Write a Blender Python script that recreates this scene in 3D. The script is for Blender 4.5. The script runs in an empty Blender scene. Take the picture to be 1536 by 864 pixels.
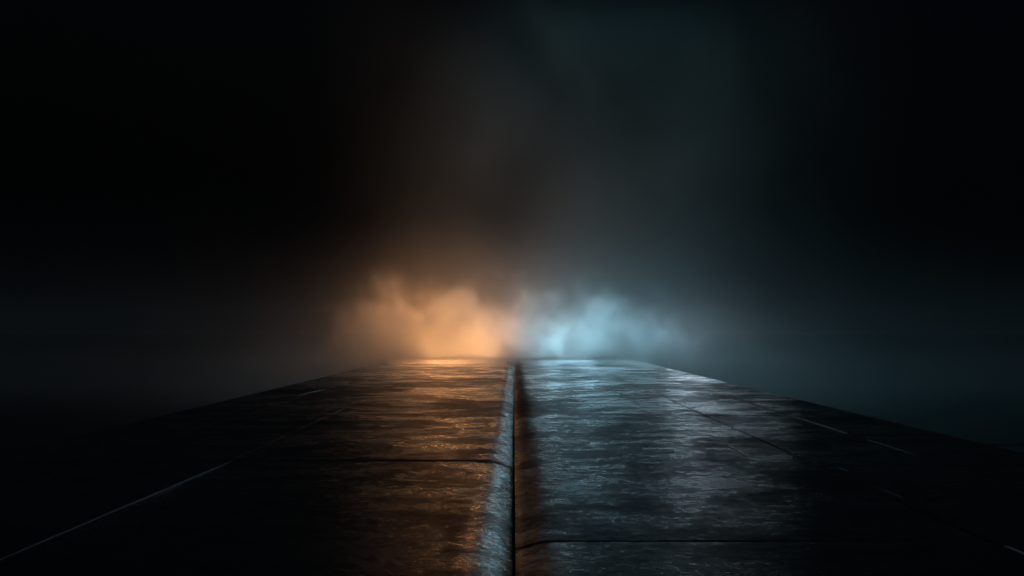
import bpy, bmesh, math, random
from mathutils import Vector, noise

scene = bpy.context.scene
col = scene.collection
R = math.radians

# ------------------------------------------------------------------ camera
F_PX, W_PX, H_PX = 1507.0, 1536.0, 864.0
CAM_H = 1.0
HORIZON, VPX = 497.0, 771.0
PITCH = math.atan((HORIZON - H_PX / 2) / F_PX)
YAW = math.atan((VPX - W_PX / 2) / F_PX)
cam_d = bpy.data.cameras.new('camera')
cam = bpy.data.objects.new('camera', cam_d)
col.objects.link(cam)
cam_d.sensor_width = 36.0
cam_d.lens = 36.0 * F_PX / W_PX
cam_d.clip_start, cam_d.clip_end = 0.05, 2000
cam.location = (0, 0, CAM_H)
cam.rotation_euler = (R(90) + PITCH, 0, YAW)
scene.camera = cam

# ------------------------------------------------------------------ night sky
world = bpy.data.worlds.new('World')
scene.world = world
world.use_nodes = True
wn = world.node_tree
wn.nodes.clear()
sky = wn.nodes.new('ShaderNodeTexSky')
sky.sky_type = 'NISHITA'
sky.sun_disc = False
sky.sun_elevation = R(-4.0)
sky.sun_rotation = R(150)
bg = wn.nodes.new('ShaderNodeBackground')
bg.inputs['Strength'].default_value = 0.10
wo = wn.nodes.new('ShaderNodeOutputWorld')
tint = wn.nodes.new('ShaderNodeMix')               # colder, bluer night air
tint.data_type, tint.blend_type = 'RGBA', 'MULTIPLY'
tint.inputs[0].default_value = 1.0
tint.inputs[7].default_value = (0.30, 0.65, 1.0, 1)
wn.links.new(sky.outputs[0], tint.inputs[6])
wn.links.new(tint.outputs[2], bg.inputs[0])
wn.links.new(bg.outputs[0], wo.inputs[0])

# ------------------------------------------------------------------ lamps hidden in the fog
def lamp(name, loc, colour, watts, radius, kind='POINT', aim=None, spot=60, blend=1.0):
    d = bpy.data.lights.new(name, kind)
    d.color = colour
    d.energy = watts
    d.shadow_soft_size = radius
    if kind == 'SPOT':
        d.spot_size, d.spot_blend = R(spot), blend
    o = bpy.data.objects.new(name, d)
    col.objects.link(o)
    o.location = loc
    if aim:
        o.rotation_euler = (Vector(aim) - Vector(loc)).to_track_quat('-Z', 'Y').to_euler()
    return o

SEED = (3.1, 0.4, 1.0)
# centre, radii and strength of the bigger swells of the fog bank
BILLOWS = (((-1.9, 33.5, 1.3), (1.4, 2.5, 1.8), 0.32), ((-4.4, 33.5, 0.8), (2.6, 3.0, 1.7), 0.22),
           ((-5.4, 35.5, 2.6), (4.0, 3.0, 3.4), 0.20), ((2.9, 33.5, 0.9), (1.9, 2.8, 1.4), 0.08),
           ((5.0, 35.0, 2.0), (3.2, 3.0, 3.0), 0.13))
D_BIL, D_LOW, D_VEIL, D_POOL, HAZE = 0.44, 0.18, 0.022, 0.014, 0.0003
def flood(name, loc, colour, watts, sx, sy, aim, spread=180):
    o = lamp(name, loc, colour, watts, 0.1, 'AREA', aim)
    o.data.shape = 'ELLIPSE'
    o.data.size, o.data.size_y = sx, sy
    o.data.spread = R(spread)
    return o

AMBER, BLUE, PALE = (1.0, 0.42, 0.14), (0.36, 0.73, 0.92), (0.66, 0.84, 1.0)
# floodlights standing below the far edge of the platform, washing the fog from underneath
flood('amber_lamp', (-2.2, 38.0, -0.5), AMBER, 430, 4.0, 2.0, (-2.2, 35.5, 5))
flood('blue_lamp', (2.3, 38.0, -0.5), BLUE, 220, 6.0, 2.0, (2.2, 36.5, 5))
# small ones added at the foot of the fog to brighten its base
flood('amber_lamp', (-1.6, 35.6, 0.10), (1.0, 0.50, 0.17), 170, 3.0, 0.8, (-1.6, 34.6, 5))
flood('blue_lamp', (1.7, 35.6, 0.10), BLUE, 105, 3.2, 0.8, (1.7, 34.6, 5))
# low ones facing along the stone, each row softening towards its ends
for wide, share in ((1.8, 0.40), (3.2, 0.35), (5.0, 0.25)):
    flood('amber_lamp', (-2.3, 37.4, 0.65), (1.0, 0.40, 0.13), 270 * share, wide, 0.75, (-2.3, 30.5, 0.6), 110)
    flood('blue_lamp', (1.6 + 0.3 * wide, 37.4, 0.75), BLUE, 135 * share, wide * 1.35, 0.9, (2.6, 30.5, 0.8), 110)
for wide in (2.0, 4.5, 7.5):  # fill added on the right for the silver highlight on the left rim
    flood('rim_fill', (6.6, 37.8, 1.2), PALE, 11, wide, 1.2, (1.0, 14.0, 0.6), 100)
# a cool one high above the fog, out of the frame
lamp('cool_overhead_lamp', (2.6, 36.0, 20.0), (0.14, 0.74, 0.95), 2000, 0.6, 'SPOT', (4.4, 33.0, 0), 84, 1.0)

# faint cool fill added from high behind for slabs and pale lines
cool_fill = lamp('cool_fill', (8, -40, 36), (0.50, 0.80, 1.0), 0.16, 0.1, 'SUN', (0, 20, 0))
cool_fill.data.angle = R(0.5)

# ------------------------------------------------------------------ render set-up
scene.render.engine = 'CYCLES'
cy = scene.cycles
cy.max_bounces = 4
cy.diffuse_bounces = 1
cy.glossy_bounces = 2
cy.volume_bounces = 1
cy.volume_step_rate = 2.0
cy.volume_max_steps = 256
world.cycles.sampling_method = 'NONE'
cy.use_denoising = True
cy.caustics_reflective = cy.caustics_refractive = False
vs = scene.view_settings
vs.view_transform = 'Standard'
vs.look = 'None'
vs.gamma = 1.0
vs.use_curve_mapping = False
vs.exposure = 0.0

# ------------------------------------------------------------------ helpers
def gp(px, py, z=0.0):
    """Point of the ground plane seen at a pixel of the 1536 x 864 photograph."""
    v = Vector(((px - W_PX / 2) / F_PX, (H_PX / 2 - py) / F_PX, -1.0))
    v = cam.rotation_euler.to_matrix() @ v
    t = (z - CAM_H) / v.z
    return Vector((v.x * t, v.y * t, z))

def tag(o, label=None, cat=None, group=None, kind=None):
    for k, v in (('label', label), ('category', cat), ('group', group), ('kind', kind)):
        if v:
            o[k] = v
    return o

def link(name, bm, mat, smooth=False):
    me = bpy.data.meshes.new(name)
    bm.normal_update()
    bm.to_mesh(me)
    bm.free()
    me.materials.append(mat)
    if smooth:
        for p in me.polygons:
            p.use_smooth = True
    o = bpy.data.objects.new(name, me)
    col.objects.link(o)
    return o

class NT:
    """Small wrapper for writing node graphs."""
    def __init__(self, name):
        self.m = bpy.data.materials.new(name)
        self.m.use_nodes = True
        self.t = self.m.node_tree
        self.t.nodes.clear()
        self.out = self.t.nodes.new('ShaderNodeOutputMaterial')
    def n(self, kind, **kw):
        nd = self.t.nodes.new(kind)
        for k, v in kw.items():
            setattr(nd, k, v)
        return nd
    def l(self, a, b):
        self.t.links.new(a, b)
    def put(self, sock, v):
        if isinstance(v, bpy.types.NodeSocket):
            self.l(v, sock)
        else:
            sock.default_value = v
    def math(self, op, a, b=0.0, c=0.0, clamp=False):
        nd = self.n('ShaderNodeMath', operation=op, use_clamp=clamp)
        for s, v in zip(nd.inputs, (a, b, c)):
            self.put(s, v)
        return nd.outputs[0]
    def ramp(self, v, a, b, lo=0.0, hi=1.0, smooth=True):
        nd = self.n('ShaderNodeMapRange', interpolation_type='SMOOTHSTEP' if smooth else 'LINEAR')
        for s, x in zip(nd.inputs[:5], (v, a, b, lo, hi)):
            self.put(s, x)
        return nd.outputs[0]
    def scaled(self, vec, sc, off=(0, 0, 0)):
        nd = self.n('ShaderNodeVectorMath', operation='MULTIPLY_ADD')
        self.l(vec, nd.inputs[0])
        nd.inputs[1].default_value = sc
        nd.inputs[2].default_value = off
        return nd.outputs[0]
    def noise(self, vec, scale, detail=4.0, rough=0.5, dist=0.0):
        nd = self.n('ShaderNodeTexNoise')
        self.l(vec, nd.inputs['Vector'])
        nd.inputs['Scale'].default_value = scale
        nd.inputs['Detail'].default_value = detail
        nd.inputs['Roughness'].default_value = rough
        nd.inputs['Distortion'].default_value = dist
        return nd.outputs['Fac']

# ------------------------------------------------------------------ materials
def stone_material():
    g = NT('wet_black_stone')
    pos = g.n('ShaderNodeNewGeometry').outputs['Position']
    sep = g.n('ShaderNodeSeparateXYZ')
    g.l(pos, sep.inputs[0])
    ax = g.math('ABSOLUTE', sep.outputs[0])
    wet = g.noise(g.scaled(pos, (1.0, 1.25, 1.0)), 1.7, 9.0, 0.72, 0.25)
    fine = g.noise(g.scaled(pos, (1.0, 1.0, 1.0)), 12.0, 6.0, 0.65)
    finer = g.noise(pos, 45.0, 3.0, 0.6)
    mix = g.math('ADD', g.math('MULTIPLY', wet, 0.55), g.math('MULTIPLY', fine, 0.34))
    mix = g.math('ADD', mix, g.math('MULTIPLY', finer, 0.15))
    broad = g.noise(pos, 0.42, 3.0, 0.55, 0.3)
    mix = g.math('ADD', mix, g.math('MULTIPLY', g.math('SUBTRACT', broad, 0.5), 0.34))
    wetness = g.ramp(mix, 0.42, 0.59)
    rough = g.ramp(wetness, 0.0, 1.0, 0.42, 0.25, smooth=False)
    rim_polish = g.ramp(g.math('ABSOLUTE', g.math('ADD', sep.outputs[0], 0.10)), 0.20, 0.05, 1.0, 0.75)
    rough = g.math('MULTIPLY', rough, rim_polish)
    grain = g.noise(pos, 55.0, 3.0, 0.55)
    pebble = g.n('ShaderNodeTexVoronoi', feature='SMOOTH_F1')
    g.l(pos, pebble.inputs['Vector'])
    pebble.inputs['Scale'].default_value = 48.0
    mid = g.noise(pos, 22.0, 5.0, 0.62, 0.4)
    wave = g.noise(pos, 2.6, 3.0, 0.5)
    # dents and creases in the worn rims beside the central channel
    rim = g.ramp(ax, 0.30, 0.02)
    creases = g.noise(g.scaled(pos, (1.0, 1.3, 1.0)), 13.0, 6.0, 0.65, 1.2)
    crease_h = g.math('MULTIPLY', g.math('ABSOLUTE', g.math('SUBTRACT', creases, 0.5)), rim)
    h = g.math('MULTIPLY', grain, g.ramp(ax, 0.30, 0.05, 0.0014, 0.0042))
    h = g.math('ADD', h, g.math('MULTIPLY', pebble.outputs['Distance'], 0.0012))
    h = g.math('ADD', h, g.math('MULTIPLY', mid, 0.0005))
    h = g.math('ADD', h, g.math('MULTIPLY', wave, 0.0003))
    h = g.math('ADD', h, g.math('MULTIPLY', crease_h, 0.045))
    bump = g.n('ShaderNodeBump')
    bump.inputs['Strength'].default_value = 1.0
    bump.inputs['Distance'].default_value = 1.0
    g.l(h, bump.inputs['Height'])
    cr = g.n('ShaderNodeMix', data_type='RGBA')
    g.l(g.math('ADD', g.math('MULTIPLY', wet, 0.5), g.math('MULTIPLY', mid, 0.5)), cr.inputs[0])
    cr.inputs[6].default_value = (0.016, 0.017, 0.019, 1)
    cr.inputs[7].default_value = (0.044, 0.045, 0.047, 1)
    body = g.n('ShaderNodeBsdfDiffuse')
    g.l(cr.outputs[2], body.inputs['Color'])
    g.l(bump.outputs[0], body.inputs['Normal'])
    film = g.n('ShaderNodeBsdfAnisotropic', distribution='BECKMANN')   # the wet film
    film.inputs['Color'].default_value = (1, 1, 1, 1)
    g.l(rough, film.inputs['Roughness'])
    g.l(bump.outputs[0], film.inputs['Normal'])
    sheen = g.n('ShaderNodeBsdfAnisotropic', distribution='GGX')          # the rougher stone showing through it
    sheen.inputs['Roughness'].default_value = 0.50
    g.l(bump.outputs[0], sheen.inputs['Normal'])
    gl = g.n('ShaderNodeMixShader')
    gl.inputs[0].default_value = 0.18
    g.l(film.outputs[0], gl.inputs[1])
    g.l(sheen.outputs[0], gl.inputs[2])
    fres = g.n('ShaderNodeFresnel')
    fres.inputs['IOR'].default_value = 1.42
    g.l(bump.outputs[0], fres.inputs['Normal'])
    fac = g.math('MULTIPLY', fres.outputs[0], g.math('MULTIPLY', g.ramp(wetness, 0.0, 1.0, 0.40, 0.95, smooth=False), g.ramp(g.math('ABSOLUTE', g.math('ADD', sep.outputs[0], 0.05)), 0.13, 0.04, 1.0, 2.6)), clamp=True)  # reflection raised along the left rim for its silver highlight
    # reflection cut along the right hand rim to hold its orange down
    wob = g.math('MULTIPLY', g.math('SUBTRACT', g.noise(pos, 5.0, 5.0, 0.65), 0.5), 0.30)
    fac = g.math('MULTIPLY', fac, g.math('SUBTRACT', 1.0, g.math('MULTIPLY', g.ramp(g.math('ABSOLUTE', g.math('SUBTRACT', g.math('ADD', sep.outputs[0], g.math('MAXIMUM', wob, -0.05)), 0.10)), 0.22, 0.03), 0.65)))
    mx = g.n('ShaderNodeMixShader')
    g.l(fac, mx.inputs[0])
    g.l(body.outputs[0], mx.inputs[1])
    g.l(gl.outputs[0], mx.inputs[2])
    g.l(mx.outputs[0], g.out.inputs['Surface'])
    return g.m

def plain_material(name, a, b_, rough, scale, metallic=0.0, bump_h=0.004):
    g = NT(name)
    pos = g.n('ShaderNodeNewGeometry').outputs['Position']
    n1 = g.noise(pos, scale, 5.0, 0.6)
    mx = g.n('ShaderNodeMix', data_type='RGBA')
    g.l(n1, mx.inputs[0])
    mx.inputs[6].default_value = (*a, 1)
    mx.inputs[7].default_value = (*b_, 1)
    bump = g.n('ShaderNodeBump')
    bump.inputs['Distance'].default_value = bump_h
    g.l(n1, bump.inputs['Height'])
    b = g.n('ShaderNodeBsdfPrincipled')
    g.l(mx.outputs[2], b.inputs['Base Color'])
    b.inputs['Roughness'].default_value = rough
    b.inputs['Metallic'].default_value = metallic
    g.l(bump.outputs[0], b.inputs['Normal'])
    g.l(b.outputs[0], g.out.inputs['Surface'])
    return g.m

def smoke_material():
    g = NT('white_fog')
    v = g.n('ShaderNodeVolumePrincipled')
    v.inputs['Color'].default_value = (0.90, 0.90, 0.90, 1)
    v.inputs['Anisotropy'].default_value = 0.15
    v.inputs['Density'].default_value = 1.0
    g.l(v.outputs[0], g.out.inputs['Volume'])
    return g.m

class GN(NT):
    """The same wrapper on a geometry node tree that fills a box with fog of uneven density."""
    def __init__(self, name):
        self.t = bpy.data.node_groups.new(name, 'GeometryNodeTree')
        self.t.interface.new_socket('Geometry', in_out='OUTPUT', socket_type='NodeSocketGeometry')
        self.out = self.t.nodes.new('NodeGroupOutput')

def smoke_nodes(mat, lo, hi, res):
    g = GN('fog_density')
    p = g.n('GeometryNodeInputPosition').outputs[0]
    sep = g.n('ShaderNodeSeparateXYZ')
    g.l(p, sep.inputs[0])
    x, y, z = sep.outputs
    ax = g.math('ABSOLUTE', x)
    zp = g.math('MAXIMUM', z, 0.0)
    big = g.noise(g.scaled(p, (1, 1, 0.75), SEED), 0.36, 2.0, 0.5, 0.5)
    puff = g.noise(g.scaled(p, (1, 1, 0.85), SEED), 1.3, 6.0, 0.64, 0.7)
    veil = g.noise(g.scaled(p, (1, 1, 0.85), (1.2, 7.0, 4.4)), 0.15, 5.0, 0.55, 1.2)
    n = g.math('ADD', g.math('MULTIPLY', big, 0.42), g.math('MULTIPLY', puff, 0.58))
    # billows: what counts as fog shrinks with height, to the sides and towards the camera
    front = g.ramp(y, 32.5, 27.0)
    lim = g.math('ADD', 0.37, g.math('MULTIPLY', zp, 0.075))
    lim = g.math('ADD', lim, g.math('MULTIPLY', g.math('POWER', g.math('DIVIDE', ax, 9.0), 2.0), 0.30))
    lim = g.math('ADD', lim, g.math('MULTIPLY', front, 0.40))
    for c, r, k in BILLOWS:
        dv = g.n('ShaderNodeVectorMath', operation='MULTIPLY_ADD')
        g.l(p, dv.inputs[0])
        dv.inputs[1].default_value = [1 / q for q in r]
        dv.inputs[2].default_value = [-m / q for m, q in zip(c, r)]
        ln = g.n('ShaderNodeVectorMath', operation='LENGTH')
        g.l(dv.outputs[0], ln.inputs[0])
        lim = g.math('SUBTRACT', lim, g.math('MULTIPLY', g.ramp(ln.outputs['Value'], 1.0, 0.0), k))
    bil = g.ramp(g.math('SUBTRACT', n, lim), 0.0, 0.12)
    bil = g.math('MULTIPLY', bil, g.ramp(zp, 0.0, 5.0, 1.0, 0.3))
    # soft swell round both glows
    for cx in (-2.6, 3.0):
        dv = g.n('ShaderNodeVectorMath', operation='MULTIPLY_ADD')
        g.l(p, dv.inputs[0])
        dv.inputs[1].default_value = (1 / 7.0, 1 / 6.0, 1 / 5.5)
        dv.inputs[2].default_value = (-cx / 7.0, -35.0 / 6.0, -0.5 / 5.5)
        ln = g.n('ShaderNodeVectorMath', operation='LENGTH')
        g.l(dv.outputs[0], ln.inputs[0])
        sw = g.math('MULTIPLY', g.ramp(ln.outputs['Value'], 1.0, 0.0), g.ramp(n, 0.30, 0.62, 0.15, 1.0))
        bil = g.math('ADD', bil, g.math('MULTIPLY', sw, 0.10))
    # a thin layer creeping over the stone
    low = g.math('POWER', 2.718, g.math('MULTIPLY', zp, -1.3))
    low = g.math('MULTIPLY', low, g.ramp(y, 21.0, 35.0))
    low = g.math('MULTIPLY', low, g.ramp(ax, 13.0, 3.0, 0.15, 1.0))
    low = g.math('MULTIPLY', low, g.ramp(n, 0.30, 0.60, 0.45, 1.0))
    # mist pooled beside the platform
    pool = g.math('MULTIPLY', g.ramp(ax, 4.0, 8.0), g.ramp(g.math('ADD', z, g.math('MULTIPLY', big, -4.0)), 3.2, -3.4))
    pool = g.math('MULTIPLY', pool, g.ramp(y, 22.0, 30.0))
    # faint high veils
    vl = g.math('MULTIPLY', g.ramp(veil, 0.18, 0.80), g.ramp(g.math('ABSOLUTE', g.math('SUBTRACT', x, 3.0)), 11.0, 3.0))
    vl = g.math('MULTIPLY', vl, g.ramp(y, 27.0, 32.0))
    d = g.math('ADD', g.math('MULTIPLY', bil, D_BIL), g.math('MULTIPLY', low, D_LOW))
    d = g.math('ADD', d, g.math('MULTIPLY', vl, D_VEIL))
    d = g.math('ADD', d, g.math('MULTIPLY', pool, D_POOL))
    edge = g.math('MULTIPLY', g.ramp(ax, hi[0], hi[0] - 1.5), g.ramp(z, hi[2], hi[2] - 1.5))
    d = g.math('MULTIPLY', d, edge)
    d = g.math('MULTIPLY', d, g.ramp(y, hi[1], hi[1] - 1.5))
    vc = g.n('GeometryNodeVolumeCube')
    g.l(d, vc.inputs['Density'])
    vc.inputs['Min'].default_value = lo
    vc.inputs['Max'].default_value = hi
    for k, q in enumerate('XYZ'):
        vc.inputs['Resolution ' + q].default_value = int((hi[k] - lo[k]) / res)
    sm = g.n('GeometryNodeSetMaterial')
    g.l(vc.outputs[0], sm.inputs['Geometry'])
    sm.inputs['Material'].default_value = mat
    g.l(sm.outputs[0], g.out.inputs[0])
    return g.t

def haze_material(dens):
    g = NT('thin_night_haze')
    v = g.n('ShaderNodeVolumePrincipled')
    v.inputs['Color'].default_value = (0.82, 0.86, 0.88, 1)
    v.inputs['Density'].default_value = dens
    v.inputs['Anisotropy'].default_value = 0.2
    g.l(v.outputs[0], g.out.inputs['Volume'])
    return g.m

STONE = stone_material()
GROUND = plain_material('dark_damp_ground', (0.02, 0.02, 0.021), (0.045, 0.045, 0.046), 0.75, 1.5, bump_h=0.05)
JOINT = plain_material('black_joint_dirt', (0.008, 0.008, 0.008), (0.02, 0.02, 0.02), 0.9, 20)
POLISHED = plain_material('polished_highlight', (0.80, 0.79, 0.77), (0.92, 0.91, 0.90), 0.30, 40, metallic=1.0, bump_h=0.001)  # shinier stand-in for highlights inside the lit area
STRIP = plain_material('pale_highlight', (0.74, 0.73, 0.71), (0.88, 0.87, 0.85), 0.42, 40, metallic=0.1, bump_h=0.002)  # pale colour stands in for light caught on slab edges

# ------------------------------------------------------------------ ground
def box(bm, x0, x1, y0, y1, z0, z1):
    v = [bm.verts.new((x, y, z)) for z in (z0, z1) for y in (y0, y1) for x in (x0, x1)]
    for f in ((0, 2, 3, 1), (4, 5, 7, 6), (0, 1, 5, 4), (2, 6, 7, 3), (0, 4, 6, 2), (1, 3, 7, 5)):
        bm.faces.new([v[i] for i in f])

bm = bmesh.new()
bmesh.ops.create_grid(bm, x_segments=160, y_segments=160, size=900)
for v in bm.verts:
    v.co.y += 800
    v.co.z = -1.3 + 0.10 * noise.noise(Vector((v.co.x * 0.05, v.co.y * 0.05, 0)))
tag(link('ground', bm, GROUND, True), kind='structure')

HALF, Y0, Y1 = 4.2, -3.0, 37.0
bm = bmesh.new()
box(bm, -HALF + 0.05, HALF - 0.05, Y0 + 0.05, Y1 - 0.05, -1.5, -0.20)
tag(link('platform_base', bm, JOINT), kind='structure')

# ------------------------------------------------------------------ paving slabs
def spaced(a, b, wa, wb, coarse):
    """Coordinates from a to b: dense inside the rounded rims wa and wb, coarser between."""
    out, n = [], 9
    for i in range(n):
        out.append(a + wa * (i / n) ** 1.5)
    m = max(2, int((b - a - wa - wb) / coarse))
    for i in range(m + 1):
        out.append(a + wa + (b - a - wa - wb) * i / m)
    for i in range(n - 1, -1, -1):
        out.append(b - wb * (i / n) ** 1.5)
    return out

GAP = 0.006
def slab(x0, x1, y0, y1, label, inner=None, lift=0.0, tilt=0.0):
    wide, narrow, cross = (0.19, 0.060), (0.022, 0.010), (0.050, 0.022)
    if inner == 'l':
        wide = (0.15, 0.040)
    rim_l = wide if inner == 'l' else narrow
    rim_r = wide if inner == 'r' else narrow
    g = GAP
    x0, x1, y0, y1 = x0 + g, x1 - g, y0 + g, y1 - g
    xs = spaced(x0, x1, rim_l[0], rim_r[0], 0.12)
    ys = spaced(y0, y1, cross[0], narrow[0], 0.11)
    bm = bmesh.new()
    def drop(d, rim):
        if d >= rim[0]:
            return 0.0
        u = 1 - max(d, 0) / rim[0]
        if rim[0] > 0.1:
            return rim[1] * u ** (1.3 if rim[1] < 0.05 else 1.6)
        return rim[1] * (1 - math.sqrt(max(0.0, 1 - u * u * 0.985)))
    rows = []
    for y in ys:
        row = []
        for x in xs:
            w = 1 + 0.55 * noise.noise(Vector((x * 3, y * 1.1, 3.3)))
            z = -drop((x - x0) / w, rim_l) - drop((x1 - x) / w, rim_r)
            z -= drop(y - y0, cross) + drop(y1 - y, narrow)
            z += 0.0008 * noise.noise(Vector((x * 0.9, y * 0.9, 1.7))) + 0.0003 * noise.noise(Vector((x * 4, y * 4, 9.1)))
            z += lift + tilt * (x - (x0 + x1) / 2)
            e = min(x - x0, x1 - x, y - y0, y1 - y)
            jx = jy = 0.0
            if e < 0.03:
                jx = 0.004 * noise.noise(Vector((x * 5, y * 5, 21)))
                jy = 0.004 * noise.noise(Vector((x * 5, y * 5, 47)))
            # broken or rounded corners
            row.append(bm.verts.new((x + jx, y + jy, z)))
        rows.append(row)
    for a, b in zip(rows, rows[1:]):
        for i in range(len(xs) - 1):
            bm.faces.new((a[i], a[i + 1], b[i + 1], b[i]))
    ring = [rows[0][i] for i in range(len(xs))] + [r[-1] for r in rows[1:]] \
        + [rows[-1][i] for i in range(len(xs) - 2, -1, -1)] + [r[0] for r in rows[-2:0:-1]]
    low = [bm.verts.new((v.co.x, v.co.y, -0.19)) for v in ring]
    n = len(ring)
    for i in range(n):
        j = (i + 1) % n
        bm.faces.new((ring[i], low[i], low[j], ring[j]))
    bm.faces.new(list(reversed(low)))
    o = link('paving_slab', bm, STONE, True)
    tag(o, label, 'paving slab', 'wet black stone slabs of the platform', 'thing')
    return o

XA, XB, XC, XD, XE = -HALF, -3.27, -2.2, 2.27, 3.27
L = 'long '
slab(XA, XB, Y0, 10.1, 'black outer slab at the left platform edge, nearer than both short cross joints')
slab(XA, XB, 10.1, 12.6, 'short black slab at the left platform edge between two cross joints')
slab(XA, XB, 12.6, Y1, 'dark slab at the left platform edge running back into the brown mist')
slab(XB, XC, Y0, 7.8, 'black slab on the outer side of the long pale diagonal line')
slab(XB, XC, 7.8, 12.6, 'dark slab just beyond the upper end of the long pale diagonal line')
slab(XB, XC, 12.6, Y1, 'narrow brown lit slab with two dim pale dashes along its outer joint')
slab(XC, 0, Y0, 7.8, 'broad near slab left of the central groove, with silvery worn rim', 'r', 0.0)
slab(XC, 0, 7.8, Y1, 'broad amber lit slab left of the central groove, reaching into orange fog', 'r', 0.004)
slab(0, XD, Y0, 4.81, 'nearest slab right of the central groove, with rounded far corner', 'l', 0.006)
slab(0, XD, 4.81, Y1, 'broad blue lit slab right of the central groove, reaching into pale fog', 'l')
slab(XD, XE, Y0, 4.72, 'black slab showing only a sliver at the lower right corner')
slab(XD, XE, 4.72, 7.5, 'nearly black slab beyond the corner sliver, ending at a right hand cross joint', None, 0.003)
slab(XD, XE, 7.5, 12.0, 'dark slab between two cross joints, right of the lone pale dash')
slab(XD, XE, 12.0, Y1, 'bluish narrow slab inside the two long bright lines on the right')
slab(XE, HALF, Y0, 7.5, 'black outer slab at the right platform edge, nearest the frame')
slab(XE, HALF, 7.5, 9.7, 'short black slab at the right platform edge between two cross joints')
slab(XE, HALF, 9.7, Y1, 'long slab at the right platform edge fading into dark teal mist')

# ------------------------------------------------------------------ light caught on slab edges, built as pale strips along the joints
def highlight(a, b, w, h, label, mat=None):
    A, B = gp(*a), gp(*b)
    d = (B - A)
    length = d.length
    d.normalize()
    s = Vector((d.y, -d.x, 0))
    bm = bmesh.new()
    n = max(4, int(length / 0.08))
    prev = None
    rnd = random.Random(int(a[0] * 7 + a[1]))
    for i in range(n + 1):
        t = i / n
        c = A + d * (length * t) + s * (0.004 * noise.noise(Vector((t * length * 1.7, a[0], 0))))
        k = 0.55 + 0.45 * min(1.0, 5 * t, 5 * (1 - t)) * rnd.uniform(0.8, 1.1)
        ring = []
        for (u, zz) in (((-1, 0.0), (-0.9, 0.7), (0, 0.75), (0.9, 0.7), (1, 0.0)) if mat else
                        ((-1, 0.0), (-0.9, 0.8), (0, 0.6), (0.9, 0.4), (1, 0.0)) if a[0] > VPX else
                        ((-1, 0.0), (-0.9, 0.4), (0, 0.6), (0.9, 0.8), (1, 0.0))):
            ring.append(bm.verts.new(c + s * (u * w * 0.5 * k) + Vector((0, 0, -0.006 + (1.3 * h + 0.006) * zz * k))))
        if prev:
            for j in range(4):
                bm.faces.new((prev[j], prev[j + 1], ring[j + 1], ring[j]))
            bm.faces.new((prev[4], prev[0], ring[0], ring[4]))
        else:
            bm.faces.new(ring)
        prev = ring
    bm.faces.new(list(reversed(prev)))
    bmesh.ops.recalc_face_normals(bm, faces=bm.faces)
    o = link('highlight_strip', bm, mat or STRIP)
    return tag(o, label, 'highlight', 'thin pale highlights along the stone joints')

highlight((-40, 857), (347, 692), 0.012, 0.010, 'long thin pale line running diagonally out of the lower left corner')
highlight((500, 620), (516, 613), 0.016, 0.010, 'short bright dash in the brown lit joint left of the amber reflection')
highlight((636, 558), (651, 553), 0.020, 0.012, 'small amber dash farthest back in the orange glow')
highlight((707, 559), (711, 553), 0.022, 0.012, 'tiny slanted glint on the amber slab nearest the groove')
highlight((447, 593), (488, 584), 0.010, 0.010, 'dim dash in the outer left joint, nearer of the two')
highlight((545, 571), (571, 564), 0.012, 0.010, 'dim dash in the outer left joint, farther of the two')
highlight((861, 594), (868, 600), 0.022, 0.012, 'tiny slanted glint lying alone on the blue lit slab', POLISHED)
highlight((974, 586), (987, 593), 0.018, 0.012, 'short bright dash at the edge of the blue glow', POLISHED)
highlight((1086, 593), (1158, 615), 0.018, 0.010, 'farther of the two long bright lines in the right joint')
highlight((1184, 623), (1270, 650), 0.016, 0.010, 'nearer of the two long bright lines in the right joint')
highlight((1300, 659), (1375, 683), 0.008, 0.006, 'faint line continuing the right joint past the dark cross joint')
highlight((1091, 667), (1125, 685), 0.015, 0.005, 'bright dash lying alone on dark stone right of the blue reflection', POLISHED)
highlight((1251, 700), (1276, 709), 0.010, 0.007, 'short faint dash at the near corner of a dark cross joint')
highlight((1305, 727), (1366, 753), 0.008, 0.006, 'faint line in the joint below the dark right hand cross joint')
highlight((1506, 819), (1545, 836), 0.010, 0.010, 'short pale line cut off by the lower right corner')

# ------------------------------------------------------------------ fog and haze
FOG = smoke_material()
LO, HI = (-22.0, 21.0, -1.15), (22.0, 42.0, 13.0)
bm = bmesh.new()
box(bm, LO[0], HI[0], LO[1], HI[1], LO[2], HI[2])
smoke = link('smoke', bm, FOG)
smoke.modifiers.new('fog', 'NODES').node_group = smoke_nodes(FOG, LO, HI, 0.095)
tag(smoke, 'fog billowing over the far platform end, orange left and pale blue right', 'smoke', kind='stuff')

bm = bmesh.new()
box(bm, -930, 930, -130, 1730, -2.5, 40.0)
tag(link('haze', bm, haze_material(HAZE)), kind='stuff')
